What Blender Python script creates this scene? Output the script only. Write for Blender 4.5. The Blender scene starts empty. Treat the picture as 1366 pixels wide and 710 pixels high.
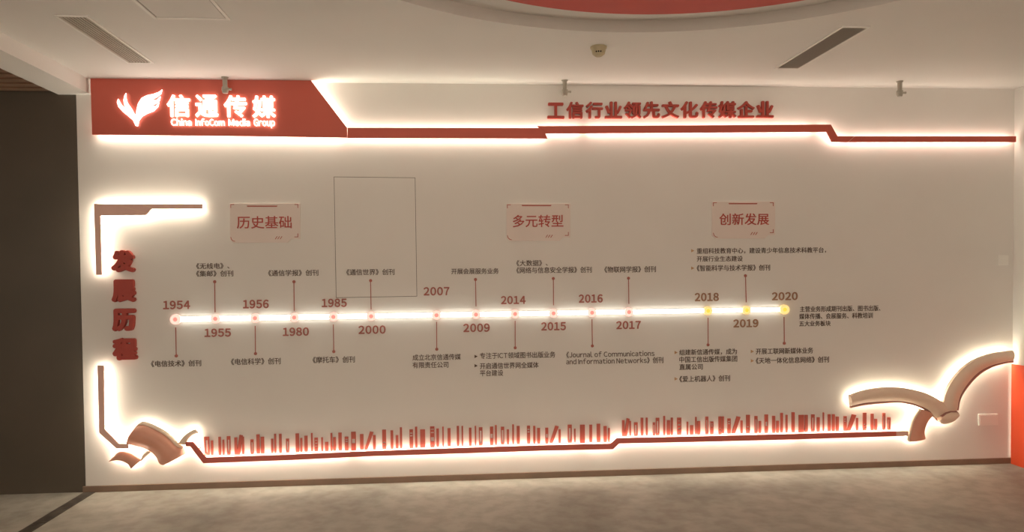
import bpy, bmesh, math, random
from mathutils import Vector, Matrix
random.seed(4)
S = bpy.context.scene
COL = S.collection

# ---------------------------------------------------------------- camera
F_PX, YAW, PIT, ROL = 949.99, 0.0730248, -0.0247453, -0.0100637
CAM = Vector((2.594693, -5.214941, 1.535815)); PCX, PCY = 669.680, 385.489
fw = Vector((math.sin(YAW)*math.cos(PIT), math.cos(YAW)*math.cos(PIT), math.sin(PIT)))
r0 = Vector((math.cos(YAW), -math.sin(YAW), 0)); u0 = r0.cross(fw)
rt = r0*math.cos(ROL)+u0*math.sin(ROL); up = -r0*math.sin(ROL)+u0*math.cos(ROL)
cam_data = bpy.data.cameras.new('camera'); cam = bpy.data.objects.new('camera', cam_data); COL.objects.link(cam)
cam.matrix_world = Matrix(((rt.x, up.x, -fw.x, CAM.x), (rt.y, up.y, -fw.y, CAM.y), (rt.z, up.z, -fw.z, CAM.z), (0, 0, 0, 1)))
cam_data.sensor_width = 36; cam_data.lens = F_PX/1366*36
cam_data.shift_x = (683-PCX)/1366; cam_data.shift_y = (PCY-355)/1366
S.camera = cam

# ---------------------------------------------------------------- light and exposure
S.view_settings.view_transform = 'Standard'; S.view_settings.look = 'None'
S.view_settings.gamma = 1; S.view_settings.exposure = 0.80
wd = bpy.data.worlds.new('world'); S.world = wd; wd.use_nodes = True
bg = wd.node_tree.nodes['Background']; bg.inputs[0].default_value = (1.0, 0.85, 0.68, 1); bg.inputs[1].default_value = 1.16
LED_GAIN = 1.0          # brightness of every hidden LED strip

def area(name, loc, size, power, color, rot=(0, 0, 0)):
    l = bpy.data.lights.new(name, 'AREA'); l.shape = 'RECTANGLE'; l.size, l.size_y = size
    l.energy = power; l.color = color
    o = bpy.data.objects.new(name, l); o.location = loc; o.rotation_euler = rot; COL.objects.link(o); return o
area('fill_lamp', (2.0, -6.6, 2.85), (2.4, 0.5), 22, (1, 0.80, 0.62))  # unseen lamp added behind the camera as warm ambient fill

H = 2.9; W = 6.949
# ---------------------------------------------------------------- pixel to world on real planes
def ray(px, py): return fw + rt*((px-PCX)/F_PX) - up*((py-PCY)/F_PX)
def onY(px, py, y=0.0):
    d = ray(px, py); return CAM + d*((y-CAM.y)/d.y)
def onZ(px, py, z=H):
    d = ray(px, py); return CAM + d*((z-CAM.z)/d.z)

# ---------------------------------------------------------------- materials
def mat(name, col, rough=0.6, metal=0.0, noise=0.0, scale=8.0, bump=0.0, emit=None, strength=0.0, col2=None, detail=6):
    m = bpy.data.materials.new(name); m.use_nodes = True; nt = m.node_tree
    b = nt.nodes['Principled BSDF']
    b.inputs['Roughness'].default_value = rough; b.inputs['Metallic'].default_value = metal
    b.inputs['Base Color'].default_value = (*col, 1)
    if noise or col2 or bump:
        tc = nt.nodes.new('ShaderNodeTexCoord'); nz = nt.nodes.new('ShaderNodeTexNoise')
        nz.inputs['Scale'].default_value = scale; nz.inputs['Detail'].default_value = detail
        nt.links.new(tc.outputs['Object'], nz.inputs['Vector'])
        if noise or col2:
            rp = nt.nodes.new('ShaderNodeValToRGB')
            c2 = col2 or tuple(c*(1-noise) for c in col)
            rp.color_ramp.elements[0].color = (*c2, 1); rp.color_ramp.elements[0].position = 0.33
            rp.color_ramp.elements[1].color = (*col, 1); rp.color_ramp.elements[1].position = 0.67
            nt.links.new(nz.outputs['Fac'], rp.inputs['Fac']); nt.links.new(rp.outputs['Color'], b.inputs['Base Color'])
        if bump:
            bp = nt.nodes.new('ShaderNodeBump'); bp.inputs['Strength'].default_value = bump; bp.inputs['Distance'].default_value = 0.01
            nt.links.new(nz.outputs['Fac'], bp.inputs['Height']); nt.links.new(bp.outputs['Normal'], b.inputs['Normal'])
    if emit:
        b.inputs['Emission Color'].default_value = (*emit, 1); b.inputs['Emission Strength'].default_value = strength
    return m
M = dict(
    wall=mat('wall_paint', (0.80, 0.765, 0.72), 0.75, noise=0.03, scale=2.0, bump=0.03),
    ceil=mat('ceiling_paint', (0.80, 0.77, 0.73), 0.8, noise=0.03, scale=1.5),
    stone=mat('dark_stone', (0.105, 0.080, 0.058), 0.38, noise=0.15, scale=2.0, col2=(0.088, 0.070, 0.050)),
    skirt=mat('skirting_brown', (0.27, 0.175, 0.12), 0.45, noise=0.2, scale=6),
    inlay=mat('inlay_stone', (0.12, 0.095, 0.075), 0.5, col2=(0.04, 0.03, 0.024), scale=9),
    slat=mat('slat_wood', (0.30, 0.17, 0.105), 0.5, noise=0.3, scale=7),
    board=mat('board_dark', (0.05, 0.035, 0.026), 0.7, noise=0.2),
    red=mat('red_lacquer', (0.62, 0.115, 0.075), 0.42, noise=0.06, scale=3),
    redtxt=mat('red_letter_paint', (0.46, 0.06, 0.04), 0.5, noise=0.05, scale=9),
    rail=mat('rail_lacquer', (0.64, 0.15, 0.11), 0.42, noise=0.06, scale=3),
    rose=mat('red_lacquer_bloom', (0.86, 0.54, 0.45), 0.45, noise=0.06, scale=6),  # red lacquer with the LED bloom painted in as pale rose
    bookred=mat('book_red', (0.50, 0.105, 0.07), 0.5, noise=0.08, scale=5),
    cover=mat('book_cover_pink', (0.78, 0.38, 0.27), 0.5, noise=0.08, scale=5),
    page=mat('book_page_cream', (0.92, 0.72, 0.56), 0.6, noise=0.06, scale=5),
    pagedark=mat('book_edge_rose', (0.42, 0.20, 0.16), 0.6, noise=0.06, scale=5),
    plaque=mat('plaque_pink', (0.80, 0.69, 0.63), 0.5, noise=0.03, scale=5),
    plaqueline=mat('plaque_red_print', (0.45, 0.10, 0.07), 0.6, noise=0.03),
    year=mat('year_red', (0.42, 0.13, 0.10), 0.55, noise=0.05),
    yeargold=mat('year_bronze', (0.36, 0.19, 0.11), 0.55, noise=0.05),
    ink=mat('caption_ink', (0.10, 0.060, 0.04), 0.6, noise=0.05),
    bulletg=mat('bullet_gold', (0.55, 0.34, 0.18), 0.6, noise=0.05),
    seam=mat('seam_dark', (0.10, 0.075, 0.05), 0.8, noise=0.05),
    gold=mat('gold_inlay', (0.9, 0.68, 0.42), 0.35, noise=0.05),
    white=mat('white_metal', (0.88, 0.85, 0.80), 0.4, noise=0.03),
    grill=mat('vent_blade', (0.50, 0.44, 0.37), 0.45, noise=0.05),
    grillpale=mat('vent_blade_pale', (0.66, 0.60, 0.52), 0.45, noise=0.05),
    black=mat('duct_black', (0.02, 0.017, 0.014), 0.8, noise=0.05),
    grey=mat('fixture_grey', (0.40, 0.36, 0.30), 0.4, noise=0.05),
    detect=mat('detector_beige', (0.50, 0.42, 0.27), 0.5, noise=0.04),
    hang=mat('disc_red', (0.58, 0.05, 0.028), 0.5, noise=0.05),
    riser=mat('riser_grey', (0.74, 0.70, 0.66), 0.7, noise=0.03),
    redwall=mat('red_panel_gloss', (0.85, 0.10, 0.035), 0.35, noise=0.03),
    sign=mat('lit_acrylic', (0.9, 0.85, 0.8), 0.4, emit=(1, 0.93, 0.84), strength=1.7, noise=0.01),
    tube=mat('light_tube', (0.9, 0.9, 0.85), 0.4, emit=(1, 0.98, 0.86), strength=4.2, noise=0.01),
    coreR=mat('node_core_red', (0.8, 0.25, 0.2), 0.4, emit=(1, 0.32, 0.27), strength=0.42, noise=0.01),
    ringR=mat('node_ring_pink', (0.9, 0.7, 0.65), 0.4, emit=(1, 0.66, 0.56), strength=0.42, noise=0.01),
    coreY=mat('node_core_yellow', (0.8, 0.5, 0.1), 0.4, emit=(1, 0.55, 0.06), strength=0.6, noise=0.01),
    ringY=mat('node_ring_yellow', (0.9, 0.7, 0.4), 0.4, emit=(1, 0.70, 0.25), strength=0.4, noise=0.01),
)
_led = {}
def led(strength, tone='w'):
    k = (strength, tone)
    if k not in _led:
        c = {'w': (1, 0.98, 0.80), 'p': (1, 0.88, 0.74)}[tone]
        _led[k] = mat('led_%s_%d' % (tone, int(strength*10)), (0.9, 0.9, 0.9), emit=c, strength=strength*LED_GAIN, noise=0.01)
    return _led[k]

# concrete floor
def floor_mat():
    m = bpy.data.materials.new('concrete'); m.use_nodes = True; nt = m.node_tree; b = nt.nodes['Principled BSDF']
    tc = nt.nodes.new('ShaderNodeTexCoord')
    n1 = nt.nodes.new('ShaderNodeTexNoise'); n1.inputs['Scale'].default_value = 1.1; n1.inputs['Detail'].default_value = 8; n1.inputs['Distortion'].default_value = 0.6
    n2 = nt.nodes.new('ShaderNodeTexNoise'); n2.inputs['Scale'].default_value = 9; n2.inputs['Detail'].default_value = 10
    r1 = nt.nodes.new('ShaderNodeValToRGB'); r1.color_ramp.elements[0].color = (0.30, 0.27, 0.225, 1); r1.color_ramp.elements[0].position = 0.35
    r1.color_ramp.elements[1].color = (0.47, 0.43, 0.365, 1); r1.color_ramp.elements[1].position = 0.62
    r2 = nt.nodes.new('ShaderNodeValToRGB'); r2.color_ramp.elements[0].color = (0.78, 0.76, 0.74, 1); r2.color_ramp.elements[0].position = 0.38
    r2.color_ramp.elements[1].position = 0.6
    mx = nt.nodes.new('ShaderNodeMixRGB'); mx.blend_type = 'MULTIPLY'; mx.inputs[0].default_value = 0.8
    for n in (n1, n2): nt.links.new(tc.outputs['Object'], n.inputs['Vector'])
    nt.links.new(n1.outputs['Fac'], r1.inputs[0]); nt.links.new(n2.outputs['Fac'], r2.inputs[0])
    nt.links.new(r1.outputs[0], mx.inputs[1]); nt.links.new(r2.outputs[0], mx.inputs[2]); nt.links.new(mx.outputs[0], b.inputs['Base Color'])
    bp = nt.nodes.new('ShaderNodeBump'); bp.inputs['Strength'].default_value = 0.25; bp.inputs['Distance'].default_value = 0.01
    nt.links.new(n2.outputs['Fac'], bp.inputs['Height']); nt.links.new(bp.outputs['Normal'], b.inputs['Normal'])
    b.inputs['Roughness'].default_value = 0.62
    return m
M['floor'] = floor_mat()

# ---------------------------------------------------------------- mesh helpers
def box(bm, x0, x1, y0, y1, z0, z1):
    v = [bm.verts.new((x, y, z)) for x in (x0, x1) for y in (y0, y1) for z in (z0, z1)]
    for f in ((0, 1, 3, 2), (4, 6, 7, 5), (0, 4, 5, 1), (2, 3, 7, 6), (0, 2, 6, 4), (1, 5, 7, 3)):
        bm.faces.new([v[i] for i in f])
def prism(bm, pts, yf, yb):
    """pts: (x,z) outline, front yf, back yb"""
    a = sum(pts[i][0]*pts[(i+1) % len(pts)][1]-pts[(i+1) % len(pts)][0]*pts[i][1] for i in range(len(pts)))
    if a < 0: pts = pts[::-1]
    f = [bm.verts.new((p[0], yf, p[1])) for p in pts]; b = [bm.verts.new((p[0], yb, p[1])) for p in pts]
    bm.faces.new(f); bm.faces.new(b[::-1]); n = len(pts)
    for i in range(n): bm.faces.new((f[(i+1) % n], f[i], b[i], b[(i+1) % n]))
def cyl(bm, c, axis, r0, r1, h, n=20):
    """frustum from c along axis ('x','y','z') with signed length h"""
    A = []; B = []
    for i in range(n):
        t = 2*math.pi*i/n; a, b = math.cos(t), math.sin(t)
        def P(r, d):
            return {'z': (c[0]+a*r, c[1]+b*r, c[2]+d), 'y': (c[0]+a*r, c[1]+d, c[2]+b*r), 'x': (c[0]+d, c[1]+a*r, c[2]+b*r)}[axis]
        A.append(bm.verts.new(P(r0, 0))); B.append(bm.verts.new(P(r1, h)))
    bm.faces.new(A); bm.faces.new(B)
    for i in range(n): bm.faces.new((A[i], A[(i+1) % n], B[(i+1) % n], B[i]))
def ball(bm, c, r, sy=1.0):
    bmesh.ops.create_uvsphere(bm, u_segments=16, v_segments=10, radius=r, matrix=Matrix.Translation(c) @ Matrix.Diagonal((1, sy, 1, 1)))
def obj(name, bm, m, parent=None, smooth=False, bevel=0, kind=None):
    bmesh.ops.recalc_face_normals(bm, faces=bm.faces)
    me = bpy.data.meshes.new(name); bm.to_mesh(me); bm.free(); me.materials.append(m)
    if smooth:
        for p in me.polygons: p.use_smooth = True
    o = bpy.data.objects.new(name, me); COL.objects.link(o)
    if parent:
        o.parent = parent; o.matrix_parent_inverse = Matrix.Translation(-parent.location) if not parent.parent else (parent.matrix_parent_inverse.copy() if False else Matrix.Translation(-WORLD[parent.name]))
        WORLD[o.name] = WORLD_PART
    if bevel:
        md = o.modifiers.new('bevel', 'BEVEL'); md.width = bevel; md.segments = 2; md.limit_method = 'ANGLE'
    if kind: o['kind'] = kind
    return o
WORLD = {}; WORLD_PART = Vector((0, 0, 0))
def thing(name, label, cat, loc=(0, 0, 0), group=None):
    o = bpy.data.objects.new(name, None); COL.objects.link(o); o.location = loc; o.empty_display_size = 0.05
    WORLD[o.name] = Vector(loc)
    o['label'] = label; o['category'] = cat
    if group: o['group'] = group
    return o
def tag(o, label, cat, group=None):
    o['label'] = label; o['category'] = cat
    if group: o['group'] = group
    return o
def struct(name, bm, m, parent=None, **k):
    o = obj(name, bm, m, parent, **k)
    if not parent: o['kind'] = 'structure'
    return o
def sub(o, name, bm, m, **k):       # mesh child of a mesh placed at the origin
    me_o = obj(name, bm, m, None, **k); me_o.parent = o; return me_o
def P2(pts, y): return [(q.x, q.z) for q in (onY(a, b, y) for a, b in pts)]
def inset(pts, d):
    n = len(pts); a = sum(pts[i][0]*pts[(i+1) % n][1]-pts[(i+1) % n][0]*pts[i][1] for i in range(n)); s = 1 if a > 0 else -1
    out = []
    for i in range(n):
        p0, p1, p2 = Vector(pts[i-1]), Vector(pts[i]), Vector(pts[(i+1) % n])
        e1 = (p1-p0).normalized(); e2 = (p2-p1).normalized()
        n1 = Vector((-e1.y, e1.x))*s; n2 = Vector((-e2.y, e2.x))*s
        m = (n1+n2); L = m.length
        m = n1 if L < 0.3 else m/L
        k = min(1/max(m.dot(n1), 0.5), 2.0)
        out.append(tuple(p1+m*d*k))
    return out
def ribbon(pts, y0, y1, skip=None, closed=True, gaps=()):
    """upright strip along an outline; gaps = list of (x0, x1) in world x where the strip is interrupted"""
    bm = bmesh.new(); n = len(pts)
    for i in range(n if closed else n-1):
        if skip and i in skip: continue
        a, b = Vector(pts[i]), Vector(pts[(i+1) % n]); segs = [(0, 1)]
        for g0, g1 in gaps:
            if abs(b.x-a.x) < 0.2: continue
            t0, t1 = sorted(((g0-a.x)/(b.x-a.x), (g1-a.x)/(b.x-a.x)))
            ns = []
            for s0, s1 in segs:
                if t1 <= s0 or t0 >= s1: ns.append((s0, s1)); continue
                if t0 > s0: ns.append((s0, t0))
                if t1 < s1: ns.append((t1, s1))
            segs = ns
        for s0, s1 in segs:
            p, q = a.lerp(b, s0), a.lerp(b, s1)
            bm.faces.new([bm.verts.new(v) for v in ((p.x, y0, p.y), (q.x, y0, q.y), (q.x, y1, q.y), (p.x, y1, p.y))])
    return bm

# ---------------------------------------------------------------- text
_fc = {}
def glyph(ch, res=3):
    if ch in _fc: return _fc[ch]
    if ch == '\uff29':      # plain upright bar for the capital I
        v = [Vector((x, y, z)) for z in (0.5, -0.5) for x, y in ((0, 0), (0.095, 0), (0.095, 0.733), (0, 0.733))]
        _fc[ch] = (v, [(0, 1, 2, 3), (7, 6, 5, 4), (0, 4, 5, 1), (1, 5, 6, 2), (2, 6, 7, 3), (3, 7, 4, 0)]); return _fc[ch]
    c = bpy.data.curves.new('t', 'FONT'); c.body = ch; c.size = 1; c.extrude = 0.5; c.resolution_u = res
    o = bpy.data.objects.new('t', c); COL.objects.link(o)
    dg = bpy.context.evaluated_depsgraph_get(); dg.update()
    me = bpy.data.meshes.new_from_object(o.evaluated_get(dg))
    _fc[ch] = ([v.co.copy() for v in me.vertices], [tuple(p.vertices) for p in me.polygons])
    bpy.data.objects.remove(o); bpy.data.curves.remove(c); bpy.data.meshes.remove(me)
    return _fc[ch]
def text_mesh(s, bold=0.0):
    """glyph outlines in em units; Latin letters and digits are set in the same sans face as the Chinese; bold thickens the strokes"""
    vs, fs, x = [], [], 0.0
    if bold <= 0: ring = [(0, 0)]
    elif bold < 0.02: ring = [(0, 0)]+[(math.cos(a)*bold, math.sin(a)*bold) for a in (0.8, 2.36, 3.93, 5.5)]
    else: ring = [(0, 0)]+[(math.cos(k*math.pi/4)*bold, math.sin(k*math.pi/4)*bold) for k in range(8)]
    if bold > 0.045: ring += [(math.cos(k*math.pi/3)*bold*0.55, math.sin(k*math.pi/3)*bold*0.55) for k in range(6)]
    for ch in s:
        if ch == ' ': x += 0.26; continue
        if ord(ch) < 128:
            gv, gf = glyph(chr(ord(ch)+0xFEE0)); ax, bx = min(v.x for v in gv), max(v.x for v in gv); dx = x-ax+0.045+bold; x += bx-ax+0.09+2*bold
        else: gv, gf = glyph(ch); dx = x; x += 1.0
        for k, (ox, oy) in enumerate(ring):
            n0 = len(vs); z = 1-0.015*k
            vs += [Vector((v.x+dx+ox, v.y+oy, -0.5+(v.z+0.5)*z)) for v in gv]; fs += [tuple(i+n0 for i in f) for f in gf]
    return vs, fs
def text(name, s, px, m, parent=None, y=0.0, t=0.002, offset=0.0, ybox=None):
    """place lettering so that its ink fills the box px=(x0,y0,x1,y1) on the plane y, t metres thick"""
    vs, fs = text_mesh(s, offset)
    x0, y0, x1, y1 = px; xc, yc = (x0+x1)/2, (y0+y1)/2
    X0, X1 = onY(x0, yc, y-t).x, onY(x1, yc, y-t).x; Z0, Z1 = onY(xc, y1, y-t).z, onY(xc, y0, y-t).z
    ax, bx = min(v.x for v in vs), max(v.x for v in vs); ay, by = min(v.y for v in vs), max(v.y for v in vs)
    me = bpy.data.meshes.new(name)
    me.from_pydata([(X0+(v.x-ax)/(bx-ax)*(X1-X0), y-t*(v.z+0.5), Z0+(v.y-ay)/(by-ay)*(Z1-Z0)) for v in vs], [], fs)
    me.materials.append(m); o = bpy.data.objects.new(name, me); COL.objects.link(o)
    if parent: o.parent = parent; o.matrix_parent_inverse = Matrix.Translation(-WORLD[parent.name])
    return o

# ================================================================ structure
bm = bmesh.new()      # main wall, left edge and right corner as seen
prism(bm, [(0.004, 0), (W+0.02, 0), (W+0.02, H), (0.004, H)], 0.0, 0.15)
struct('wall_back', bm, M['wall'])
bm = bmesh.new(); box(bm, -4.0, 0.0, 0.0, 0.15, 0, 2.95); wl = struct('wall_left', bm, M['stone'])
bm = bmesh.new(); box(bm, -4.15, -4.0, -9, 0.15, 0, 2.95); struct('wall_corridor', bm, M['stone'])
bm = bmesh.new(); box(bm, W, W+0.15, -9, 0.0, 0, H); struct('wall_right', bm, M['wall'])
bm = bmesh.new(); box(bm, -4.0, W+0.1, -9, 0.1, -0.1, 0); struct('floor', bm, M['floor'])
# ceiling with a round recess
cx, cy, R = 3.57, -3.075, 1.917
def rect_pt(a):
    dx, dy = math.cos(a), math.sin(a); t = 1e9
    for lim, d, c in ((W+0.1, dx, cx), (0.1, dx, cx), (0.1, dy, cy), (-9, dy, cy)):
        if abs(d) > 1e-9:
            q = (lim-c)/d
            if q > 1e-6: t = min(t, q)
    return (cx+dx*t, cy+dy*t)
angs = [2*math.pi*i/120 for i in range(120)]+[math.atan2(b-cy, a-cx) % (2*math.pi) for a in (W+0.1, 0.1) for b in (0.1, -9)]
angs = sorted(set(angs)); n = len(angs)
bm = bmesh.new()
ci = [bm.verts.new((cx+R*math.cos(a), cy+R*math.sin(a), H)) for a in angs]; re = [bm.verts.new((*rect_pt(a), H)) for a in angs]
for i in range(n): bm.faces.new((ci[i], ci[(i+1) % n], re[(i+1) % n], re[i]))
c2 = [bm.verts.new((cx+R*math.cos(a), cy+R*math.sin(a), 2.99)) for a in angs]; r2 = [bm.verts.new((*rect_pt(a), 3.02)) for a in angs]
bm.faces.new(r2)
for i in range(n): bm.faces.new((re[i], re[(i+1) % n], r2[(i+1) % n], r2[i]))
ce = struct('ceiling', bm, M['ceil'])
bm = bmesh.new()
a1 = [bm.verts.new((cx+R*math.cos(a), cy+R*math.sin(a), H-0.001)) for a in angs]; a2 = [bm.verts.new((cx+R*math.cos(a), cy+R*math.sin(a), 2.966)) for a in angs]
for i in range(n): bm.faces.new((a1[i], a1[(i+1) % n], a2[(i+1) % n], a2[i]))
sub(ce, 'recess_rim', bm, M['riser'], smooth=True)
bm = bmesh.new(); cyl(bm, (cx, cy, 2.966), 'z', R, R, 0.02, 120); sub(ce, 'recess_top', bm, M['ceil'])
# beam between hall and corridor
bm = bmesh.new(); box(bm, -0.115, 0.11, -9, 0.0, 2.8, 3.0); struct('trim_1', bm, M['ceil'])
# corridor slat ceiling
bm = bmesh.new(); box(bm, -4.0, -0.115, -9, 0.0, 2.90, 3.0); cl = struct('ceiling_corridor', bm, M['board'])
slat_me = None
for i in range(30):
    if slat_me is None:
        bm = bmesh.new(); box(bm, -3.98, -0.118, -0.035, 0.035, 2.815, 2.90); o = sub(cl, 'slat', bm, M['slat'], bevel=0.003); slat_me = o.data
    else:
        o = bpy.data.objects.new('slat', slat_me); COL.objects.link(o); o.parent = cl
    o.location.y = -0.07-0.115*i
# skirting, and inlaid stone strip in the floor
bm = bmesh.new(); box(bm, -0.012, W, -0.014, 0.0, 0, 0.044); struct('baseboard_back', bm, M['skirt'], bevel=0.002)
bm = bmesh.new(); box(bm, W-0.012, W, -9, -0.014, 0, 0.044); struct('baseboard_right', bm, M['skirt'])
bm = bmesh.new(); box(bm, -0.006, 0.076, -8.9, -0.015, -0.01, 0.0015); st = struct('trim_2', bm, M['seam'])
yy = -0.018
for i in range(28):
    L = 0.30+0.02*(i % 3); bm = bmesh.new(); box(bm, -0.003, 0.073, yy-L+0.004, yy, 0.0005, 0.004+0.0006*(i % 2))
    sub(st, 'stone_piece', bm, M['inlay'], bevel=0.0008); yy -= L

# ================================================================ header sign
YF = -0.055        # front of the raised red boards
YB = -0.040
def board(parent, name, pts, m, strength, tone='w', d=0.014, skip=None, gaps=(), yf=YF, yb=YB, label=None, hi=0.8):
    q = [(a, min(b, 2.8995)) for a, b in P2(pts, yf)]; bm = bmesh.new(); prism(bm, q, yf, yb)
    o = obj(name, bm, m, parent)
    if label: o['label'] = label
    if strength:
        ip = inset(q, d)
        g = [(onY(a, 200, 0).x, onY(b, 200, 0).x) for a, b in gaps]
        obj('led_strip', ribbon(ip, yb+0.004, yb*(1-hi), skip, gaps=g), led(strength, tone), o)
    return o
def spacer(parent, pts, y=YB):
    for a, b in pts:
        p = onY(a, b, YF); bm = bmesh.new(); cyl(bm, (p.x, -0.0015, p.z), 'y', 0.006, 0.006, y+0.0015, 10); obj('spacer', bm, M['grey'], parent)
hs = thing('header_sign', 'long red header sign with glowing white emblem and lettering at its left end', 'sign', (2.5, 0, 2.5))
board(hs, 'logo_board', [(120.5, 102), (415, 107), (462.8, 170.2), (463, 183.6), (340, 181.7), (122.8, 179.6)], M['red'], 11, skip=(0, 5), d=0.02)
board(hs, 'stripe_board', [(463.4, 170.3), (723, 170.8), (727.4, 177.9), (730.4, 184.7), (463.4, 184)], M['red'], 6, d=0.014, skip=(4, 1, 2))
board(hs, 'stripe_board', [(717, 168.2), (890, 167.4), (1108.4, 166.1), (1117.4, 181.7), (1139.8, 181.8), (1131, 189.5), (1110.2, 189.2), (1103, 175.8), (880, 177.2), (727.6, 178)], M['red'], 5, 'p',
      skip=(9, 4), gaps=[(773, 783), (1081, 1090)], yf=YF-0.002)
board(hs, 'stripe_board', [(1140.6, 181.8), (1355.5, 181.8), (1355.5, 189.4), (1131.8, 189.5)], M['red'], 5, 'p', skip=(3, 1))
bm = bmesh.new(); prism(bm, P2([(1139.6, 181.9), (1140.7, 181.9), (1132, 189.4), (1130.9, 189.4)], YF), YF-0.0005, YB); obj('joint_line', bm, M['cover'], hs)
spacer(hs, [(150, 125), (400, 150), (480, 177), (700, 177), (760, 173), (1090, 171), (1180, 185.5), (1330, 185.5)])
def acrylic(name, s, px, off=0.03):
    return text(name, s, px, M['sign'], hs, y=YF-0.006, t=0.009, offset=off)
for s, a, b, y0, y1 in (('信', 222.4, 253.3, 126.2, 155.8), ('通', 260.2, 290.6, 126.2, 156), ('传', 298.4, 328.9, 127, 156.3), ('媒', 336.3, 367.4, 127.6, 157)):
    acrylic('lit_character', s, (a, y0, b, y1), 0.022)
for s, px in (('China', (227.8, 157.9, 255, 167.4)), ('InfoCom', (260.4, 158, 299.2, 167.6)), ('Media', (304.6, 158.2, 333, 167.8)), ('Group', (338.2, 158.5, 366.2, 170.6))):
    acrylic('lit_word', s, px, 0.006)
def E1(u, v): return (120+u/7.1, 100+v/7.1)
wing_l = [(265, 225), (255, 258), (268, 300), (310, 348), (360, 388), (408, 430), (432, 480), (442, 484), (437, 430), (425, 378), (388, 312), (352, 262), (340, 215), (340, 172), (326, 195), (317, 235), (322, 280), (343, 318), (300, 288), (278, 250)]
wing_r = [(444, 484), (438, 430), (436, 380), (440, 330), (455, 270), (488, 218), (540, 192), (600, 180), (650, 162), (682, 138), (670, 178), (632, 208), (572, 238), (632, 236), (666, 203), (655, 245), (622, 270), (566, 297), (626, 294), (652, 258), (642, 300), (600, 342), (540, 364), (492, 392), (462, 430), (450, 484)]
for w_ in (wing_l, wing_r):
    bm = bmesh.new(); prism(bm, P2([E1(*p) for p in w_], YF-0.016), YF-0.016, YF-0.006); obj('emblem_wing', bm, M['sign'], hs)

# ================================================================ slogan and title characters
slogan = '工信行业领先文化传媒企业'
xs = [(730.3, 753), (756, 778.7), (781.6, 804.6), (807.2, 830.1), (832.6, 855.7), (858.3, 880.7), (883.1, 906.4), (908.6, 932), (934.5, 957.2), (959, 982.7), (984.3, 1007.2), (1009.7, 1032.5)]
ords = ['first', 'second', 'third', 'fourth', 'fifth', 'sixth', 'seventh', 'eighth', 'ninth', 'tenth', 'eleventh', 'last']
for i, (s, (a, b)) in enumerate(zip(slogan, xs)):
    t0 = 135.7-1.1*i/11; t1 = 158.0-1.2*i/11
    if s == '工': t0 += 1
    o = text('slogan_character', s, (a, t0, b, t1), M['redtxt'], y=0.0, t=0.022, offset=0.031)
    tag(o, 'raised red Chinese character %s, %s of the twelve above the right stripe' % (s, ords[i]), 'letter', 'red slogan characters above the stripe')
for s, px, w_ in (('发', (147.2, 333.6, 178.6, 363.4), 'topmost'), ('展', (148, 372.9, 179.6, 403.3), 'second from top'), ('历', (148.8, 411.9, 179.8, 442.2), 'third from top'), ('程', (149.4, 451.2, 181.5, 481), 'lowest')):
    o = text('title_character', s, px, M['redtxt'], y=0.0, t=0.035, offset=0.066)
    tag(o, 'thick raised red block character %s, %s of the vertical four at left' % (s, w_), 'letter', 'vertical title characters')

# ================================================================ corner frame (upper left)
cf = thing('corner_frame', 'backlit red L-shaped corner bar with painted-in bloom around the upper left of the wall display', 'light', (0.3, 0, 2.0))
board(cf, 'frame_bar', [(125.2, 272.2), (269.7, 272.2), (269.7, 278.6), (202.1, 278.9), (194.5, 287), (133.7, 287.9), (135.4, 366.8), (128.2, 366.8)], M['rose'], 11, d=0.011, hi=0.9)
for a, b in (((155, 272.8), (195.5, 284.6)), ((190, 272.8), (201.5, 277.2))):
    pa, pb = P2([a, b], YF); bm = bmesh.new(); prism(bm, [(pa[0]-.004, pa[1]), (pa[0]+.004, pa[1]), (pb[0]+.004, pb[1]), (pb[0]-.004, pb[1])], YF-0.0015, YF+0.002); obj('gold_line', bm, M['gold'], cf)
spacer(cf, [(131, 300), (131, 350), (160, 279), (250, 275.4)])

# ================================================================ book rail (bottom)
br = thing('book_rail', 'backlit red rail with painted-bloom ends stepping along the bottom of the wall under the book cut-outs', 'light', (2.5, 0, 0.3))
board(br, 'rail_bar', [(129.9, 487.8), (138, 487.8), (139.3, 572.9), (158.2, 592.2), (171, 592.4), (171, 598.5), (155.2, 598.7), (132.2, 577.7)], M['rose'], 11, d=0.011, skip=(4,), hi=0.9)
top = [(247.6, 589.9), (257.1, 589.8), (274.7, 610.9), (385, 607.1), (495, 602.4), (615, 598), (720, 594.7), (814.9, 592.3), (823, 585), (945, 582.3), (1060, 579.4), (1195.5, 575.8)]
bot = [(1195.5, 582.3), (1060, 586.7), (945, 589.5), (826, 592), (818, 599.6), (720, 601.7), (615, 605.3), (495, 608.9), (385, 614.3), (271.2, 618.4), (253.6, 596), (247.6, 596)]
board(br, 'rail_bar', top+bot, M['rail'], 7, skip=(11, 23), gaps=[(460, 470), (770, 777), (1063, 1072)])
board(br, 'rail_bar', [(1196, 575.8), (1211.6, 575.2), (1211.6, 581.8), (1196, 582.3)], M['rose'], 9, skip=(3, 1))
spacer(br, [(135, 520), (137, 570), (264, 600), (400, 610), (560, 603), (720, 598), (900, 587), (1100, 582), (1204, 579)])

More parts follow.
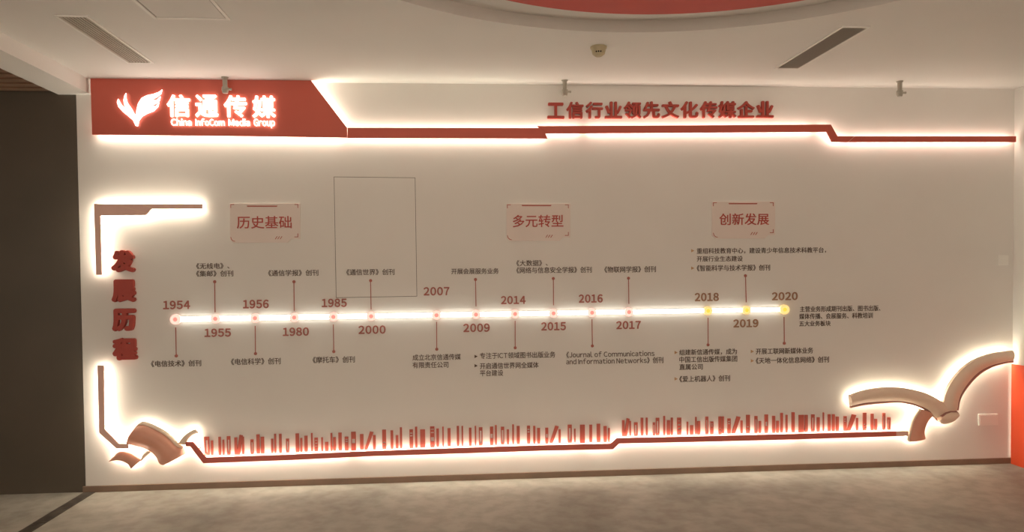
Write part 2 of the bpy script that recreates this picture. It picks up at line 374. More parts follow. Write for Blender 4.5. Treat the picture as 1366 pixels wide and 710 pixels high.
# ================================================================ book cut-outs on the wall above the rail
T = lambda x0, x1, t, b, st='s': (x0, x1, t, b, st)
books = [T(272.5,278.6,583,608.2,'h'),T(281.5,283.9,588,608),T(291.6,294.2,583.2,607.8),T(297,298.8,587,607.8),T(302.8,306.9,582.3,607.3,'h'),T(312.9,316,584,607),
 (315.5,319.8,319.3,323.8,580.5,607,'t'),T(323,325.2,583,606.5),T(334.2,337.9,586.7,606.5,'h'),T(342.3,346,580,605.9),T(348,352,583.2,605.9),T(361.7,364.1,585.8,605.1),
 T(366,368,579.2,605),T(372.4,375.3,579.2,605),T(381.6,385.4,585.6,604.5,'h'),T(394.5,398.6,578.6,604.1),T(400.6,403,584.8,603.4),T(406.2,410,581.7,603.2),T(415.1,416.7,578.2,602.8),
 T(419.5,423.8,584.3,602.8,'b4'),T(428.6,430.5,583.9,602.6),T(433.6,437.8,590,602.6),T(441,443,578.2,602.3),T(444.6,447.8,583.6,602),T(451.6,455.6,577.5,601.7),
 T(460,464.5,583,602,'bu'),T(468.6,474.5,576.4,601.2,'bm'),T(480.4,484.6,579.5,600.6),(485.9,489.8,493.4,498.2,576,600.6,'t'),T(497.6,501,581,600.4),T(510.1,514.8,573.6,599.7,'bl'),
 T(521.2,524.4,574.5,599.4),T(528,531.2,581,599),T(533.7,536.1,570.5,598.7),T(546.4,550.8,573.2,598.5,'bu'),T(553.9,556.5,569.7,598),T(560.7,567,573.2,597.8),T(574,579.5,569.2,597.6,'b3'),
 T(582.3,585.5,572.1,596.7),T(590.2,591.9,569.5,596.5),T(597.2,601,571.6,595.9),T(609.5,612.3,568.6,595.9),T(616,617.7,568.6,595.6),T(625.8,628.9,571,595.4),T(633.5,635.2,568.6,595.1),
 T(639,643.6,570.4,595,'h'),T(653.9,657.9,569.5,594.4,'bm'),T(660.5,662.7,567.5,594.3),T(668.4,672.6,569.7,593.8,'h'),T(676.3,679,573.2,593.6),T(683.6,685.6,566.6,593.2),T(689.5,693.3,568.6,593.2),
 T(703.3,707.1,568.3,592.7,'bu'),T(711.5,714.1,568.6,592.7),T(716.8,720.5,571.4,592.5),T(727.7,731.4,571,592.5,'bm'),(733.2,737.1,740.7,745.5,568.3,591.6,'t'),T(745.3,748,573.2,591.6),
 T(757.6,762.8,566.9,591.2,'h'),T(766,767.9,572.3,591),T(774,780.2,566.9,591.6),T(786.5,790,566.9,590.6),T(796.3,800.8,565.7,590.8),T(805.4,809.4,568.8,590.3),T(811.4,813.8,571.4,590.3),
 T(830.1,833.2,561,582.3),(832.7,836.4,836.2,840,558.1,582.3,'t'),T(840.1,841.9,561.9,582),T(846.1,850.7,563.9,582.3,'h'),T(855.1,858.2,557.7,581.6),T(861.9,864.1,557.5,581.5),T(871.1,874,563.9,581.5,'h'),
 T(875.3,879.7,557.7,581.2,'h'),T(885.2,887.4,555.3,581.2),T(889.9,894,561,581.2),T(895.3,897.8,557.5,581.2),T(903.6,908.9,557.5,580.8,'b4'),T(916.4,918.3,563,580.8),T(920.8,925,567.6,580.6),
 T(927.8,929.5,556.6,580.3),T(930.4,934.3,562.1,580.3),T(941.3,945,556.2,580.2,'h'),T(947.9,951.9,562.6,580,'bu'),T(958.9,962.8,556,580.2,'bl'),T(963.7,966,556,578.8),T(970.8,974.9,558.6,579.1,'bu'),
 (976.2,980.7,983,988,555.7,578.6,'t'),T(988.3,990.9,561.3,578.6),T(995.8,1000.6,553.8,578.6,'bl'),T(1007,1010.7,555.4,578.6,'h'),T(1012.5,1015.6,561.9,578.4),T(1020.4,1024.8,553.3,578.4,'bm'),
 T(1030.5,1034.2,555.1,578.2),T(1036,1039.3,561.7,578),T(1041.5,1044.6,551.2,577.8),T(1048.5,1050.9,553.8,577.5),T(1056.4,1060.3,550.3,577.2),T(1065.9,1072.6,553.8,577.2),T(1073.9,1077.8,553.8,576.9),
 T(1082.5,1086.9,553.2,576.4,'h'),T(1090.1,1093.7,557,576.4),T(1098.1,1099.6,550.6,576),T(1104.8,1108.3,553,576),T(1110.3,1113.8,553,576),T(1115.6,1119.2,556.1,576),T(1125.9,1129.7,555.5,575.2,'bu'),
 (1130,1134.5,1137,1142.5,553,574.9,'t'),T(1142.6,1145,557.9,574.9),T(1151.6,1156,550.9,574.9,'bl'),T(1162.2,1165.7,552.3,574.5),T(1167.2,1170.4,559.3,574.3),T(1177.8,1181.3,551.4,574,'h'),T(1184.4,1188.3,557,574,'h')]
years = [(235, '1954'), (287, '1955'), (340, '1956'), (392, '1980'), (445, '1985'), (495, '2000'), (582, '2007'), (635, '2009'), (687, '2014'), (738, '2015'), (790, '2016'), (839, '2017'), (945, '2018'), (997, '2019'), (1047, '2020')]
YO = ['first', 'second', 'third', 'fourth', 'fifth', 'sixth', 'seventh', 'eighth', 'ninth', 'tenth', 'eleventh', 'twelfth', 'thirteenth', 'fourteenth', 'last']
def col_of(x):
    if x > 1122: return 'below the open book sculpture tip'
    if x > 1072: return 'just right of the last year marker'
    return 'under the %s year marker' % YO[min(range(15), key=lambda k: abs(years[k][0]-x))]
cols = {}
for i, b in enumerate(books): cols.setdefault(col_of(b[0]), []).append(i)
num = {1: 'first', 2: 'second', 3: 'third', 4: 'fourth', 5: 'fifth', 6: 'sixth', 7: 'seventh', 8: 'eighth', 9: 'ninth', 10: 'tenth', 11: 'eleventh', 12: 'twelfth', 13: 'thirteenth', 14: 'fourteenth'}
BY = -0.010
for i, b in enumerate(books):
    bm = bmesh.new(); st = b[-1]
    if st == 't':
        a0, a1, c0, c1, t, bo = b[:6]; prism(bm, P2([(a0, bo), (a1, bo), (c1, t+1), (c0, t)], BY), BY, 0.0); kindw = 'leaning solid'; x0 = a0
    else:
        x0, x1, t, bo = b[:4]; q = onY(x0, bo, BY); p = onY(x1, t, BY); X0, X1, Z0, Z1 = q.x, p.x, q.z, p.z; hh = Z1-Z0
        holes = {'s': [], 'h': [(0.12, 0.82)], 'b4': [(0.12, 0.2), (0.34, 0.42), (0.55, 0.63), (0.78, 0.84)], 'b3': [(0.08, 0.14), (0.3, 0.5), (0.68, 0.74), (0.84, 0.89)],
                 'bu': [(0.62, 0.70), (0.76, 0.84)], 'bl': [(0.16, 0.22), (0.32, 0.38)], 'bm': [(0.38, 0.62)]}[st]
        if not holes:
            box(bm, X0, X1, BY, 0, Z0, Z1)
        else:
            wl_ = 0.26*(X1-X0) if st == 'h' else 0.16*(X1-X0)
            box(bm, X0, X0+wl_, BY, 0, Z0, Z1); box(bm, X1-wl_, X1, BY, 0, Z0, Z1); z = 0
            for h0, h1 in holes+[(1, 1)]:
                box(bm, X0+wl_, X1-wl_, BY, 0, Z0+z*hh, Z0+h0*hh); z = h1
        wd_ = x1-x0
        kindw = {'s': 'thin' if wd_ < 2.8 else ('broad' if wd_ > 4.4 else 'solid'), 'h': 'hollow-centred'}.get(st, 'slotted')
        if st == 's' and bo-t < 15: kindw = 'short'
    o = obj('book_cutout', bm, M['bookred'])
    c = col_of(b[0]); k = cols[c].index(i)+1; nn = len(cols[c])
    where = 'only one' if nn == 1 else '%s from left' % num[k]
    tag(o, '%s red book cut-out, %s %s' % (kindw, where, c), 'book', 'red book cut-outs above the rail')

# ================================================================ timeline
p0, p1 = onY(233, 426.4, -0.03), onY(1047, 413.2, -0.03)
tl = thing('timeline_light', 'long glowing white light bar running across the middle of the wall', 'light', ((p0.x+p1.x)/2, 0, p0.z))
hz = 0.017
def tz(x): return p0.z+(p1.z-p0.z)*(x-p0.x)/(p1.x-p0.x)
bm = bmesh.new(); prism(bm, [(p0.x, p0.z-hz*1.15), (p1.x, p1.z-hz), (p1.x, p1.z+hz), (p0.x, p0.z+hz*1.15)], -0.004, 0.0); obj('mount_profile', bm, M['white'], tl)
bm = bmesh.new(); k = 10
prof = [(math.cos(math.pi*j/k), math.sin(math.pi*j/k)) for j in range(k+1)]
A = [bm.verts.new((p0.x, -0.004-0.020*s, p0.z+hz*c)) for c, s in prof]; B = [bm.verts.new((p1.x, -0.004-0.020*s, p1.z+hz*0.8*c)) for c, s in prof]
for j in range(k): bm.faces.new((A[j], A[j+1], B[j+1], B[j]))
bm.faces.new(A); bm.faces.new(B); bm.faces.new((A[0], B[0], B[-1], A[-1]))
obj('diffuser', bm, M['tube'], tl, smooth=True)
nodes = [(233.5, '1954'), (287, '1955'), (340, '1956'), (392.3, '1980'), (444.5, '1985'), (495, '2000'), (582.3, '2007'), (635, '2009'), (687.2, '2014'), (738.5, '2015'), (790, '2016'), (839.3, '2017'), (945, '2018'), (996.5, '2019'), (1047.3, '2020')]
for px, yr in nodes:
    q = onY(px, 426.4+(px-233)*(413.2-426.4)/(1047-233), -0.028); gold = yr in ('2018', '2019', '2020'); end = yr in ('1954', '2020')
    t = thing('timeline_node', 'round %s glowing marker, %s from left on the light bar, year %s' % ('yellow' if gold else 'pink', YO[[k[1] for k in nodes].index(yr)], yr), 'marker', (q.x, 0, q.z), 'round year markers on the light bar')
    bm = bmesh.new(); ro = 0.037 if end else 0.033; n_ = 28
    for (ra, ya, rb, yb) in ((ro, 0.0, ro, -0.026), (ro, -0.026, ro-0.010, -0.030), (ro-0.010, -0.030, ro-0.012, -0.026), (ro-0.012, -0.026, 0.001, -0.026)):
        for j in range(n_):
            a, b = 2*math.pi*j/n_, 2*math.pi*(j+1)/n_
            bm.faces.new([bm.verts.new(v) for v in ((q.x+ra*math.cos(a), ya, q.z+ra*math.sin(a)), (q.x+ra*math.cos(b), ya, q.z+ra*math.sin(b)), (q.x+rb*math.cos(b), yb, q.z+rb*math.sin(b)), (q.x+rb*math.cos(a), yb, q.z+rb*math.sin(a)))])
    bmesh.ops.remove_doubles(bm, verts=bm.verts, dist=1e-5)
    obj('ring', bm, M['ringY' if gold else 'ringR'], t, smooth=False)
    bm = bmesh.new(); cyl(bm, (q.x, -0.0255, q.z), 'y', 0.015, 0.012, -0.007, 20); obj('core', bm, M['coreY' if gold else 'coreR'], t)

ypx = {'1954': (217.3, 401.2, 253.3, 412.8), '1955': (272.6, 438.4, 307.8, 449.7), '1956': (323.9, 400, 358.3, 411.7), '1980': (377.1, 437, 411.9, 448.4), '1985': (429, 398.5, 462.5, 410),
       '2000': (478.1, 434.4, 514.4, 445.7), '2007': (565, 383, 599.6, 394.4), '2009': (618, 431.8, 653.4, 443.2), '2014': (668.3, 394.9, 701.2, 406), '2015': (722, 429.8, 755, 441.1),
       '2016': (772.1, 392.8, 804.1, 404.1), '2017': (822.2, 428.3, 855, 439.3), '2018': (927, 390.8, 959, 402.1), '2019': (978.5, 426, 1011.9, 437), '2020': (1030, 389.8, 1064.3, 400.8)}
ORD = {}
for up_ in (0, 1):
    for k_, y_ in enumerate(sorted(k for k in ypx if (ypx[k][1] < 420) == bool(up_))): ORD[y_] = YO[k_]
CAPORD = {'1955': 'first above', '1980': 'second above', '2000': 'third above', '2009': 'fourth above', '2015': 'fifth above', '2017': 'sixth above', '2019': 'last above',
          '1954': 'first below', '1956': 'second below', '1985': 'third below', '2007': 'fourth below', '2014': 'fifth below', '2016': 'sixth below', '2018': 'seventh below', '2020': 'last below'}
for yr, px in ypx.items():
    gold = yr in ('2018', '2019', '2020')
    o = text('year_numeral', yr, px, M['yeargold' if gold else 'year'], y=-0.0015 if yr == '1985' else 0.0, t=0.005, offset=0.03)
    if yr == '1985': o.location.y = 0.0
    above = (px[1] < 420)
    tag(o, '%s year number %s, %s from left %s the light bar' % ('bronze' if gold else 'dusty red', yr, ORD[yr], 'above' if above else 'below'), 'number', 'year numbers along the light bar')

# pointer lines from the light bar to the captions
pins = [(286.3, 376, 286.8, 417), (392, 376, 392.4, 415), (494.3, 374.5, 495, 413), (634.3, 373, 635, 409), (738.2, 371.7, 738.4, 407.5), (838.5, 371.3, 839, 405.5), (994.6, 368, 995.6, 403.5),
        (235, 475, 234.3, 437), (340.7, 472, 340.3, 435), (445.2, 469.3, 444.6, 433), (582.6, 466.2, 582.4, 429.5), (687.3, 464.3, 687.2, 428), (790.3, 461.7, 789.7, 426), (944.7, 460.3, 944.6, 424), (1046.4, 458.2, 1046, 423)]
for xd, yd, xl, yl in pins:
    yr = min(nodes, key=lambda k: abs(k[0]-xd))[1]; upw = yd < 420
    d = onY(xd, yd, -0.003); e = onY(xl, yl, -0.003)
    t = thing('pointer_line', 'thin brown pointer with end dot, %s the light bar, running from marker %s' % (CAPORD[yr], yr), 'pointer', (d.x, 0, d.z), 'pointer lines of the timeline')
    bm = bmesh.new(); prism(bm, [(d.x-.003, d.z), (d.x+.003, d.z), (e.x+.003, e.z), (e.x-.003, e.z)], -0.003, 0.0); obj('line', bm, M['year'], t)
    bm = bmesh.new(); cyl(bm, (d.x, 0, d.z), 'y', 0.0115, 0.0105, -0.005, 18); obj('end_dot', bm, M['year'], t)

# ================================================================ captions
caps = [
 ('1955', [('《无线电》、', (261.6, 351, 305.9, 358.8)), ('《集邮》创刊', (261.6, 361, 311, 369.1))], []),
 ('1980', [('《通信学报》创刊', (357.6, 360.1, 424.6, 368.3))], []),
 ('2000', [('《通信世界》创刊', (462, 359, 526.2, 367.2))], []),
 ('1954', [('《电信技术》创刊', (201.3, 480.9, 268.3, 489.3))], []),
 ('1956', [('《电信科学》创刊', (308, 478, 374.3, 486.7))], []),
 ('1985', [('《摩托车》创刊', (417, 475.7, 473.3, 484.3))], []),
 ('2009', [('开展会展服务业务', (602, 358, 665.3, 365.7))], []),
 ('2015', [('《大数据》、', (688.8, 347, 730.6, 355.1)), ('《网络与信息安全学报》创刊', (688.8, 356.2, 789.4, 364.4))], []),
 ('2017', [('《物联网学报》创刊', (806.3, 355.3, 875, 363.6))], []),
 ('2019', [('重组科技教育中心，建设青少年信息技术科教平台，', (929.6, 330.4, 1102, 338.2)), ('开展行业生态建设', (929.6, 341.6, 990.8, 349)), ('《智能科学与技术学报》创刊', (929.6, 353.4, 1027.4, 361.5))], [(924, 334.6), (924, 357.9)]),
 ('2007', [('成立北京信通传媒', (550.3, 472.6, 614.6, 480.7)), ('有限责任公司', (550.3, 483, 598.2, 491.1))], []),
 ('2014', [('专注于ICT领域图书出版业务', (640.2, 469.9, 740.8, 478.2)), ('开启通信世界网全媒体', (640.2, 483.6, 718.5, 491.9)), ('平台建设', (640.2, 493.8, 671.2, 501.9))], [(635, 475.7), (635, 488.1)]),
 ('2016', [('《Journal of Communications', (755.4, 468.4, 873.1, 476.8)), ('and Information Networks》创刊', (755.4, 477.4, 885, 485.8))], []),
 ('2018', [('组建新信通传媒，成为', (906.3, 465.8, 983.1, 473.7)), ('中国工信出版传媒集团', (906.3, 475.2, 983.5, 483.4)), ('直属公司', (906.3, 485.6, 937.5, 493.6)), ('《爱上机器人》创刊', (906.3, 501.2, 973.9, 509.4))], [(901.8, 470.4), (901.8, 505.6)]),
 ('2020', [('开展工联网新媒体业务', (1008.4, 464.3, 1084.8, 472.4)), ('《天地一体化信息网络》创刊', (1008.4, 476.4, 1105.9, 484.7))], [(1003.5, 469), (1003.5, 481.5)]),
 ('end', [('主营业务形成期刊出版、图书出版、', (1067.2, 408.1, 1174.5, 415.7)), ('媒体传播、会展服务、科教培训', (1066.4, 417.8, 1164.3, 425.4)), ('五大业务板块', (1066.4, 428.1, 1108.1, 435.4))], []),
]
for yr, lines, bul in caps:
    b0 = lines[0][1]; q = onY(b0[0], b0[3])
    n_ = {1: 'one-line', 2: 'two-line', 3: 'three-line', 4: 'four-line'}[len(lines)]
    lb = ('%s small brown Chinese caption right of the light bar end' % n_) if yr == 'end' else '%s small brown caption, %s the light bar, at the year %s pointer' % (n_, CAPORD[yr], yr)
    grp = 'captions of the timeline'
    if len(lines) == 1 and not bul:
        o = text('caption', lines[0][0], lines[0][1], M['ink'], t=0.0025 if yr != '2000' else 0.004, offset=0.012); tag(o, lb, 'text', grp); continue
    t = thing('caption', lb, 'text', q, grp)
    for s, px in lines: text('text_line', s, px, M['ink'], t, t=0.0025, offset=0.012)
    for bx, by_ in bul:
        bm = bmesh.new(); prism(bm, P2([(bx-2, by_-2.2), (bx+2.2, by_), (bx-2, by_+2.2)], 0), -0.0025, 0.0)
        o = obj('bullet', bm, M['ink'] if yr == '2014' else M['bulletg'], t)

# ================================================================ plaques
plq = [('left', '历史基础', [(306.6, 271.6), (400.2, 271.4), (400.3, 319), (388.4, 319.2), (384, 323.6), (311, 324), (306.8, 319.5)], (315.9, 288.3, 389, 304.9), (329, 370.3, 275.3)),
       ('middle', '多元转型', [(675.6, 272), (761, 271.6), (760.8, 317), (751, 316.9), (746.6, 321.4), (680, 321.6), (675.8, 317.6)], (684.1, 286.7, 751.6, 303.2), (695.6, 735.8, 274.4)),
       ('right', '创新发展', [(950.4, 269.2), (1034.3, 268.7), (1034.3, 313.4), (1025, 313.6), (1020.6, 318.2), (954.5, 318.4), (950.3, 314.2)], (959.7, 284.7, 1026, 300.3), (971.6, 1010.5, 271.9))]
for w_, s, out, tx, bar in plq:
    y0 = -0.016; q = onY(out[0][0], out[0][1])
    t = thing('title_plaque', 'pale pink plaque reading %s, %s one of the three heading plaques' % (s, w_), 'plaque', q, 'heading plaques above the timeline')
    bm = bmesh.new(); prism(bm, P2(out, y0), y0, 0.0); obj('plate', bm, M['plaque'], t, bevel=0.002)
    text('heading', s, tx, M['redtxt'], t, y=y0, t=0.003, offset=0.012)
    def flat(name, pts):
        bm = bmesh.new(); prism(bm, P2(pts, y0), y0-0.001, y0); return obj(name, bm, M['plaqueline'], t)
    flat('top_bar', [(bar[0], bar[2]-0.9), (bar[1], bar[2]-0.9), (bar[1]-1, bar[2]+0.7), (bar[0]+1, bar[2]+0.7)])
    l, r_, tp, bt = out[0][0], out[1][0], out[0][1], out[4][1]; w1 = 0.9
    def lshape(x, y, sx, sy, n=5):
        flat('corner_mark', [(x, y), (x+sx*n, y), (x+sx*n, y+sy*w1), (x+sx*w1, y+sy*w1), (x+sx*w1, y+sy*n), (x, y+sy*n)])
    lshape(l+0.8, tp+0.9, 1, 1); lshape(r_-2.4, tp+0.9, -1, 1); lshape(r_-2.4, out[2][1]-2.4, -1, -1)
    flat('corner_mark', [(l+0.8, bt-7.5), (l+1.6, bt-7.5), (l+2.4, bt-4.6), (l+4.4, bt-2.6), (l+7, bt-1.9), (l+7, bt-1.1), (l+3.8, bt-1.9), (l+1.6, bt-4.2)])
    for k in range(3):
        x = r_-33.5+k*3.2; y = out[2][1]-0.6; flat('slash_mark', [(x, y+0.8), (x+1.1, y+0.8), (x+3.6, y-3), (x+2.5, y-3)])

# ================================================================ hatch in the wall and cover plates
q = onY(500, 316)
t = thing('wall_hatch', 'large plain rectangular flush hatch outlined by a hairline seam above the 2000 marker', 'hatch', (q.x, 0, q.z))
hp = P2([(445.3, 235.8), (554, 237), (556.4, 395.6), (448.2, 397.6)], 0)
bm = bmesh.new(); prism(bm, hp, -0.0008, 0.0); obj('seam', bm, M['seam'], t)
bm = bmesh.new(); prism(bm, inset(hp, 0.0032), -0.0013, 0.0); obj('door', bm, M['wall'], t)
def plate(lb, pts, m):
    q = onY(*pts[0]); t = thing('cover_plate', lb, 'plate', q)
    pp = P2(pts, -0.008); bm = bmesh.new(); prism(bm, pp, -0.008, 0.0); obj('frame', bm, m, t, bevel=0.002)
    bm = bmesh.new(); prism(bm, inset(pp, 0.009), -0.0095, -0.007); obj('blank_insert', bm, m, t, bevel=0.001)
plate('wide blank cover plate low on the wall under the open book sculpture', [(1305.5, 553), (1331.5, 552.5), (1331.8, 567.5), (1305.8, 568)], M['white'])
plate('small square cover plate high on the wall beside the right corner', [(1332.5, 340.5), (1345.5, 340.3), (1345.5, 354), (1332.5, 354.2)], M['white'])

# ================================================================ book sculptures
def loft(name, A, B, m, parent, base=0.045, bulge=0.02, yb=-0.03, n=9, power=1.0, conv=None, sgn=1):
    """curved slab between two pixel polylines of equal count; the middle swells towards the room"""
    if conv: A = [conv(*p) for p in A]; B = [conv(*p) for p in B]
    def dens(L):
        out = []
        for i in range(len(L)-1):
            p0, p1, p2, p3 = L[max(i-1, 0)], L[i], L[i+1], L[min(i+2, len(L)-1)]
            for s in range(4):
                t = s/4; out.append(tuple(0.5*((2*p1[k])+(-p0[k]+p2[k])*t+(2*p0[k]-5*p1[k]+4*p2[k]-p3[k])*t*t+(-p0[k]+3*p1[k]-3*p2[k]+p3[k])*t**3) for k in (0, 1)))
        return out+[L[-1]]
    A, B = dens(A), dens(B); bm = bmesh.new(); G = []; Bk = []
    for a, b in zip(A, B):
        row = []; rb = []
        for j in range(n+1):
            s = j/n; x, y = a[0]+(b[0]-a[0])*s, a[1]+(b[1]-a[1])*s; p = onY(x, y, -base)
            row.append(bm.verts.new((p.x, -(base+sgn*bulge*math.sin(math.pi*s**power)), p.z))); rb.append(bm.verts.new((p.x, yb, p.z)))
        G.append(row); Bk.append(rb)
    N = len(G)
    for i in range(N-1):
        for j in range(n): bm.faces.new((G[i][j], G[i+1][j], G[i+1][j+1], G[i][j+1])); bm.faces.new((Bk[i][j], Bk[i][j+1], Bk[i+1][j+1], Bk[i+1][j]))
        bm.faces.new((G[i][0], Bk[i][0], Bk[i+1][0], G[i+1][0])); bm.faces.new((G[i][n], G[i+1][n], Bk[i+1][n], Bk[i][n]))
    for j in range(n):
        bm.faces.new((G[0][j], G[0][j+1], Bk[0][j+1], Bk[0][j])); bm.faces.new((G[-1][j], Bk[-1][j], Bk[-1][j+1], G[-1][j+1]))
    o = obj(name, bm, m, parent)
    for p in o.data.polygons: p.use_smooth = True
    md = o.modifiers.new('split', 'EDGE_SPLIT'); md.split_angle = math.radians(40)
    out = [(q.x, q.z) for q in (onY(*p, -base) for p in A+B[::-1])]
    return out
def halo(parent, out, strength, d=0.016, y0=-0.022, y1=-0.004, **k):
    obj('led_strip', ribbon(inset(out, d), y0, y1, **k), led(strength), parent)
c1 = lambda u, v: (140+u/8.5375, 550+v/8.5375)
q = onY(220, 600)
t = thing('book_sculpture', 'curved rose-coloured face-down open book relief at the lower left of the wall', 'sculpture', (q.x, 0, q.z))
out = loft('cover', [(372, 150), (465, 150), (580, 200), (690, 265), (775, 340), (835, 395), (890, 415), (905, 480)], [(240, 360), (330, 384), (430, 408), (520, 452), (580, 510), (604, 560), (625, 592), (660, 606)], M['cover'], t, base=0.055, bulge=0.05, power=0.8, conv=c1)
full = [c1(*p) for p in [(240, 360), (300, 235), (345, 170), (400, 118), (450, 115), (560, 155), (680, 220), (770, 290), (830, 350), (893, 395), (905, 480), (780, 545), (660, 606), (612, 580), (590, 515), (520, 452), (430, 408), (330, 384)]]
halo(t, P2(full, -0.05), 13)
loft('page_edge', [(300, 235), (345, 170), (400, 118), (450, 115), (560, 155), (680, 220), (770, 290), (830, 350), (893, 395)], [(310, 240), (352, 190), (390, 160), (460, 165), (565, 205), (665, 262), (745, 330), (800, 395), (880, 425)], M['page'], t, base=0.05, bulge=0.012, conv=c1)
o1 = loft('loose_page', [(55, 550), (100, 500), (150, 455), (215, 450), (300, 475), (370, 522), (412, 548)], [(60, 560), (110, 553), (170, 555), (220, 570), (262, 595), (280, 622), (297, 644)], M['cover'], t, base=0.05, bulge=0.02, conv=c1)
halo(t, o1, 13, d=0.012)
o1 = loft('page_link', [(408, 545), (428, 490), (480, 440)], [(412, 560), (465, 505), (530, 455)], M['page'], t, base=0.045, bulge=0.006, conv=c1)
o1 = loft('turned_page', [(835, 352), (870, 305), (905, 265), (960, 225), (1022, 197)], [(915, 372), (935, 330), (965, 290), (1005, 262), (1060, 240)], M['page'], t, base=0.05, bulge=0.012, conv=c1)
halo(t, o1, 13, d=0.010)
spacer(t, [c1(400, 300), c1(700, 450), c1(220, 510)])

c2 = lambda u, v: (1120+u/4.732, 450+v/4.732)
q = onY(1250, 555)
t = thing('book_sculpture', 'large cream open book relief with spread wings at the lower right corner', 'sculpture', (q.x, 0, q.z))
o1 = loft('left_page', [(66, 370), (150, 340), (250, 322), (360, 318), (460, 331), (540, 352), (600, 380), (655, 412), (700, 440)], [(73, 434), (160, 415), (265, 406), (370, 404), (450, 415), (520, 438), (575, 470), (610, 510), (650, 492)], M['page'], t, base=0.06, bulge=0.018, conv=c2)
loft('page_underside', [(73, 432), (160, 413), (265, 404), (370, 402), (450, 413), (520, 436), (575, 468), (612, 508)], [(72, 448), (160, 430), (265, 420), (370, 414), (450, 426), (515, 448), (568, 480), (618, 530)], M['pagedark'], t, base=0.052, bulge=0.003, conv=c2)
halo(t, o1, 15, d=0.02, skip=(31, 32, 33))
o2 = loft('right_page', [(642, 482), (655, 420), (668, 365), (695, 305), (740, 240), (800, 180), (880, 132), (970, 102), (1040, 92), (1096, 85)], [(730, 484), (744, 455), (754, 398), (775, 345), (810, 292), (852, 244), (900, 207), (960, 178), (1040, 158), (1096, 149)], M['page'], t, base=0.06, bulge=0.018, conv=c2)
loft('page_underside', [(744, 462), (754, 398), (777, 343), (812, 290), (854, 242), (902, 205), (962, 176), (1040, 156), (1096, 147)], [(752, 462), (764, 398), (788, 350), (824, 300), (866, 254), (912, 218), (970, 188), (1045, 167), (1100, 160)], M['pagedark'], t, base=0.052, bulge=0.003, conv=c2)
halo(t, o2, 17, d=0.02)
o3 = loft('front_cover', [(512, 452), (480, 500), (458, 555), (446, 610), (438, 650), (440, 661)], [(602, 488), (562, 530), (542, 575), (537, 610), (543, 635), (541, 645)], M['cover'], t, base=0.048, bulge=0.015, conv=c2)
loft('cover_edge', [(505, 450), (468, 505), (447, 560), (436, 612), (428, 640), (440, 661)], [(520, 458), (484, 508), (463, 560), (452, 612), (446, 645), (445, 660)], M['page'], t, base=0.05, bulge=0.006, conv=c2)
halo(t, o3, 15, d=0.014)
o4 = loft('spine', [(642, 498), (668, 478), (700, 469), (738, 468), (750, 480)], [(630, 528), (648, 548), (690, 544), (728, 528), (750, 505)], M['page'], t, base=0.075, bulge=0.015, conv=c2)
halo(t, o4, 15, d=0.014, skip=(0, 1, 2, 3, 4, 5, 6, 7, 8, 9, 10, 11, 12, 13, 14, 15))
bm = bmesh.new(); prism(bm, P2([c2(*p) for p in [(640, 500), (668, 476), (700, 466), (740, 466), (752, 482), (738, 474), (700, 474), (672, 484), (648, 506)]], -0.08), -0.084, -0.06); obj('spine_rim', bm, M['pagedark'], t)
spacer(t, [c2(250, 370), c2(500, 390), c2(800, 250), c2(490, 580)])

# ================================================================ red panel on the right wall
zt = onY(1351, 485).z
t = thing('red_wall_panel', 'glossy orange-red panel standing against the right side wall at the corner', 'panel', (W-0.03, -0.6, 0.0))
bm = bmesh.new(); box(bm, W-0.024, W-0.014, -1.6, -0.018, 0.0, zt); obj('face', bm, M['redwall'], t, bevel=0.002)
bm = bmesh.new(); box(bm, W-0.014, W, -1.5, -0.12, 0.05, zt-0.08); obj('backing', bm, M['white'], t)
bm = ribbon([(W-0.007, 0.05), (W-0.007, zt-0.02)], -0.03, -0.045, closed=False); obj('led_strip', bm, led(2.5), t)

# ================================================================ ceiling fixtures
def vent(pts, lb, blades, shade):
    P = [onZ(*p) for p in pts]; x0 = (P[0].x+P[3].x)/2; x1 = (P[1].x+P[2].x)/2; y0 = (P[0].y+P[1].y)/2; y1 = (P[2].y+P[3].y)/2
    t = thing('ceiling_vent', lb, 'vent', ((x0+x1)/2, (y0+y1)/2, H), 'linear air vents in the ceiling')
    f = 0.014; z0 = H-0.008
    for a in ((x0, x0+f, y0, y1), (x1-f, x1, y0, y1), (x0+f, x1-f, y0, y0+f), (x0+f, x1-f, y1-f, y1)):
        bm = bmesh.new(); box(bm, *a, z0, H); obj('frame_side', bm, M['white'], t, bevel=0.0015)
    bm = bmesh.new(); box(bm, x0+f, x1-f, y0+f, y1-f, H-0.0012, H); obj('duct_opening', bm, M['black'], t)
    w = (x1-x0-2*f)/blades; me = None
    for i in range(blades):
        xb = x0+f+(i+0.5)*w
        if me is None:
            bm = bmesh.new(); b = w*0.14
            v = [bm.verts.new(c) for c in ((-b-.001, y0+f, z0+.001), (b*0.4, y0+f, z0+.001), (b, y0+f, H-.0012), (b*0.2, y0+f, H-.0012), (-b-.001, y1-f, z0+.001), (b*0.4, y1-f, z0+.001), (b, y1-f, H-.0012), (b*0.2, y1-f, H-.0012))]
            for fc in ((0, 1, 2, 3), (7, 6, 5, 4), (0, 4, 5, 1), (1, 5, 6, 2), (2, 6, 7, 3), (3, 7, 4, 0)): bm.faces.new([v[k] for k in fc])
            o = obj('blade', bm, shade, t); me = o.data
        else:
            o = bpy.data.objects.new('blade', me); COL.objects.link(o); o.parent = t; o.matrix_parent_inverse = Matrix.Translation(-t.location)
        o.location.x = xb
vent([(71.4, 19.8), (117, 20), (205.6, 83.2), (171.3, 83.5)], 'white-framed linear ceiling vent near the beam, above the glowing header lettering', 8, M['grillpale'])
vent([(1122, 33.8), (1161.6, 35), (1065.5, 91), (1034.5, 90.5)], 'linear ceiling vent on the right, in front of the right-hand spotlight', 13, M['grill'])
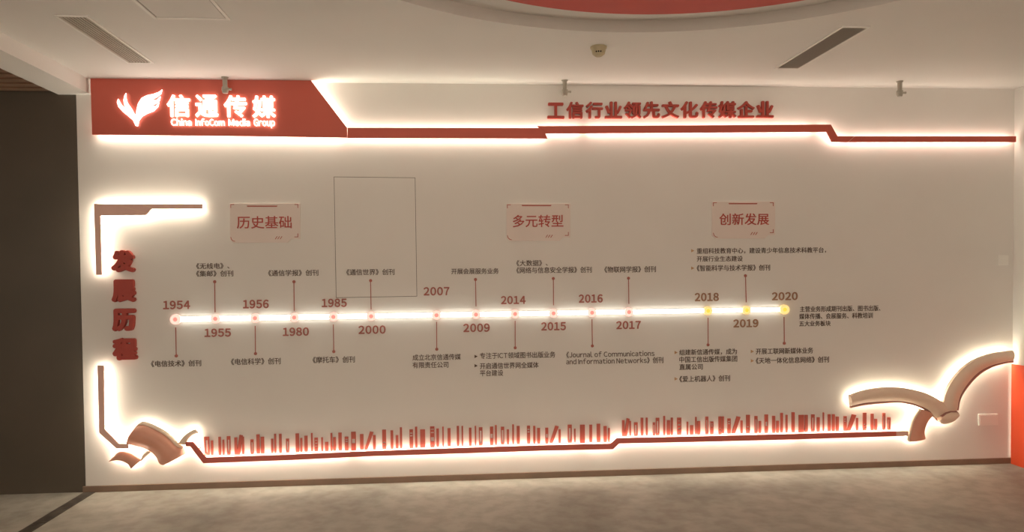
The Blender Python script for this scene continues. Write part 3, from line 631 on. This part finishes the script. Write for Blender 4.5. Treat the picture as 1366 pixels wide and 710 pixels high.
P = [onZ(*p) for p in ((205.6, 23.8), (307.4, 24.7))]
x0, x1, y1 = P[0].x, P[1].x, P[0].y; y0 = y1-(x1-x0)
t = thing('access_panel', 'square white framed access panel in the ceiling at upper left', 'panel', ((x0+x1)/2, (y0+y1)/2, H))
f = 0.018
for a in ((x0, x0+f, y0, y1), (x1-f, x1, y0, y1), (x0+f, x1-f, y0, y0+f), (x0+f, x1-f, y1-f, y1)):
    bm = bmesh.new(); box(bm, *a, H-0.008, H); obj('frame_side', bm, M['white'], t, bevel=0.002)
bm = bmesh.new(); box(bm, x0+f, x1-f, y0+f, y1-f, H-0.001, H); obj('gap', bm, M['seam'], t)
bm = bmesh.new(); box(bm, x0+f+.006, x1-f-.006, y0+f+.006, y1-f-.006, H-0.004, H); obj('hatch_door', bm, M['ceil'], t)
# smoke detector
q = onZ(798.5, 62.5)
t = thing('smoke_detector', 'small round beige smoke detector on the ceiling below the red disc', 'detector', q)
bm = bmesh.new(); cyl(bm, (q.x, q.y, H), 'z', 0.050, 0.050, -0.010, 32); obj('base', bm, M['detect'], t)
bm = bmesh.new(); cyl(bm, (q.x, q.y, H-0.010), 'z', 0.046, 0.038, -0.034, 32); cyl(bm, (q.x, q.y, H-0.044), 'z', 0.038, 0.020, -0.014, 32); obj('body', bm, M['detect'], t)
for k in (-0.9, -0.35, 0.2):
    a = -math.pi/2+k*0.62; bm = bmesh.new(); ball(bm, (q.x+0.040*math.cos(a), q.y+0.040*math.sin(a), H-0.038), 0.005); obj('slot', bm, M['black'], t)
# small spotlights
for px, py, lb in ((300, 103, 'small grey ceiling spotlight hanging in front of the red header board'), (753.3, 107, 'small grey ceiling spotlight above the first slogan characters'), (1200.3, 108.5, 'small grey ceiling spotlight near the right end of the wall')):
    q = onZ(px, py); t = thing('spotlight', lb, 'spotlight', q, 'small spotlights on the ceiling')
    bm = bmesh.new(); cyl(bm, (q.x, q.y, H), 'z', 0.024, 0.022, -0.006, 20); obj('ceiling_plate', bm, M['grey'], t)
    bm = bmesh.new(); cyl(bm, (q.x, q.y, H-0.006), 'z', 0.016, 0.016, -0.062, 20); obj('stem', bm, M['grey'], t)
    bm = bmesh.new(); cyl(bm, (q.x, q.y, H-0.066), 'z', 0.021, 0.024, -0.02, 20); cyl(bm, (q.x, q.y, H-0.086), 'z', 0.024, 0.017, -0.026, 20); obj('head', bm, M['grey'], t, bevel=0.003)
    bm = bmesh.new(); cyl(bm, (q.x+0.020, q.y-0.004, H-0.084), 'x', 0.007, 0.009, 0.024, 12); obj('knob', bm, M['grey'], t)
# hanging red disc in the recess
t = thing('ceiling_disc', 'large red disc hung inside the round ceiling recess', 'disc', (3.555, -3.07, 2.966))
bm = bmesh.new(); cyl(bm, (3.555, -3.07, 2.85), 'z', 1.49, 1.49, 0.05, 120); obj('plate', bm, M['hang'], t)
bm = bmesh.new(); cyl(bm, (3.555, -3.07, 2.90), 'z', 0.3, 0.3, 0.066, 40); obj('mount', bm, M['ceil'], t)
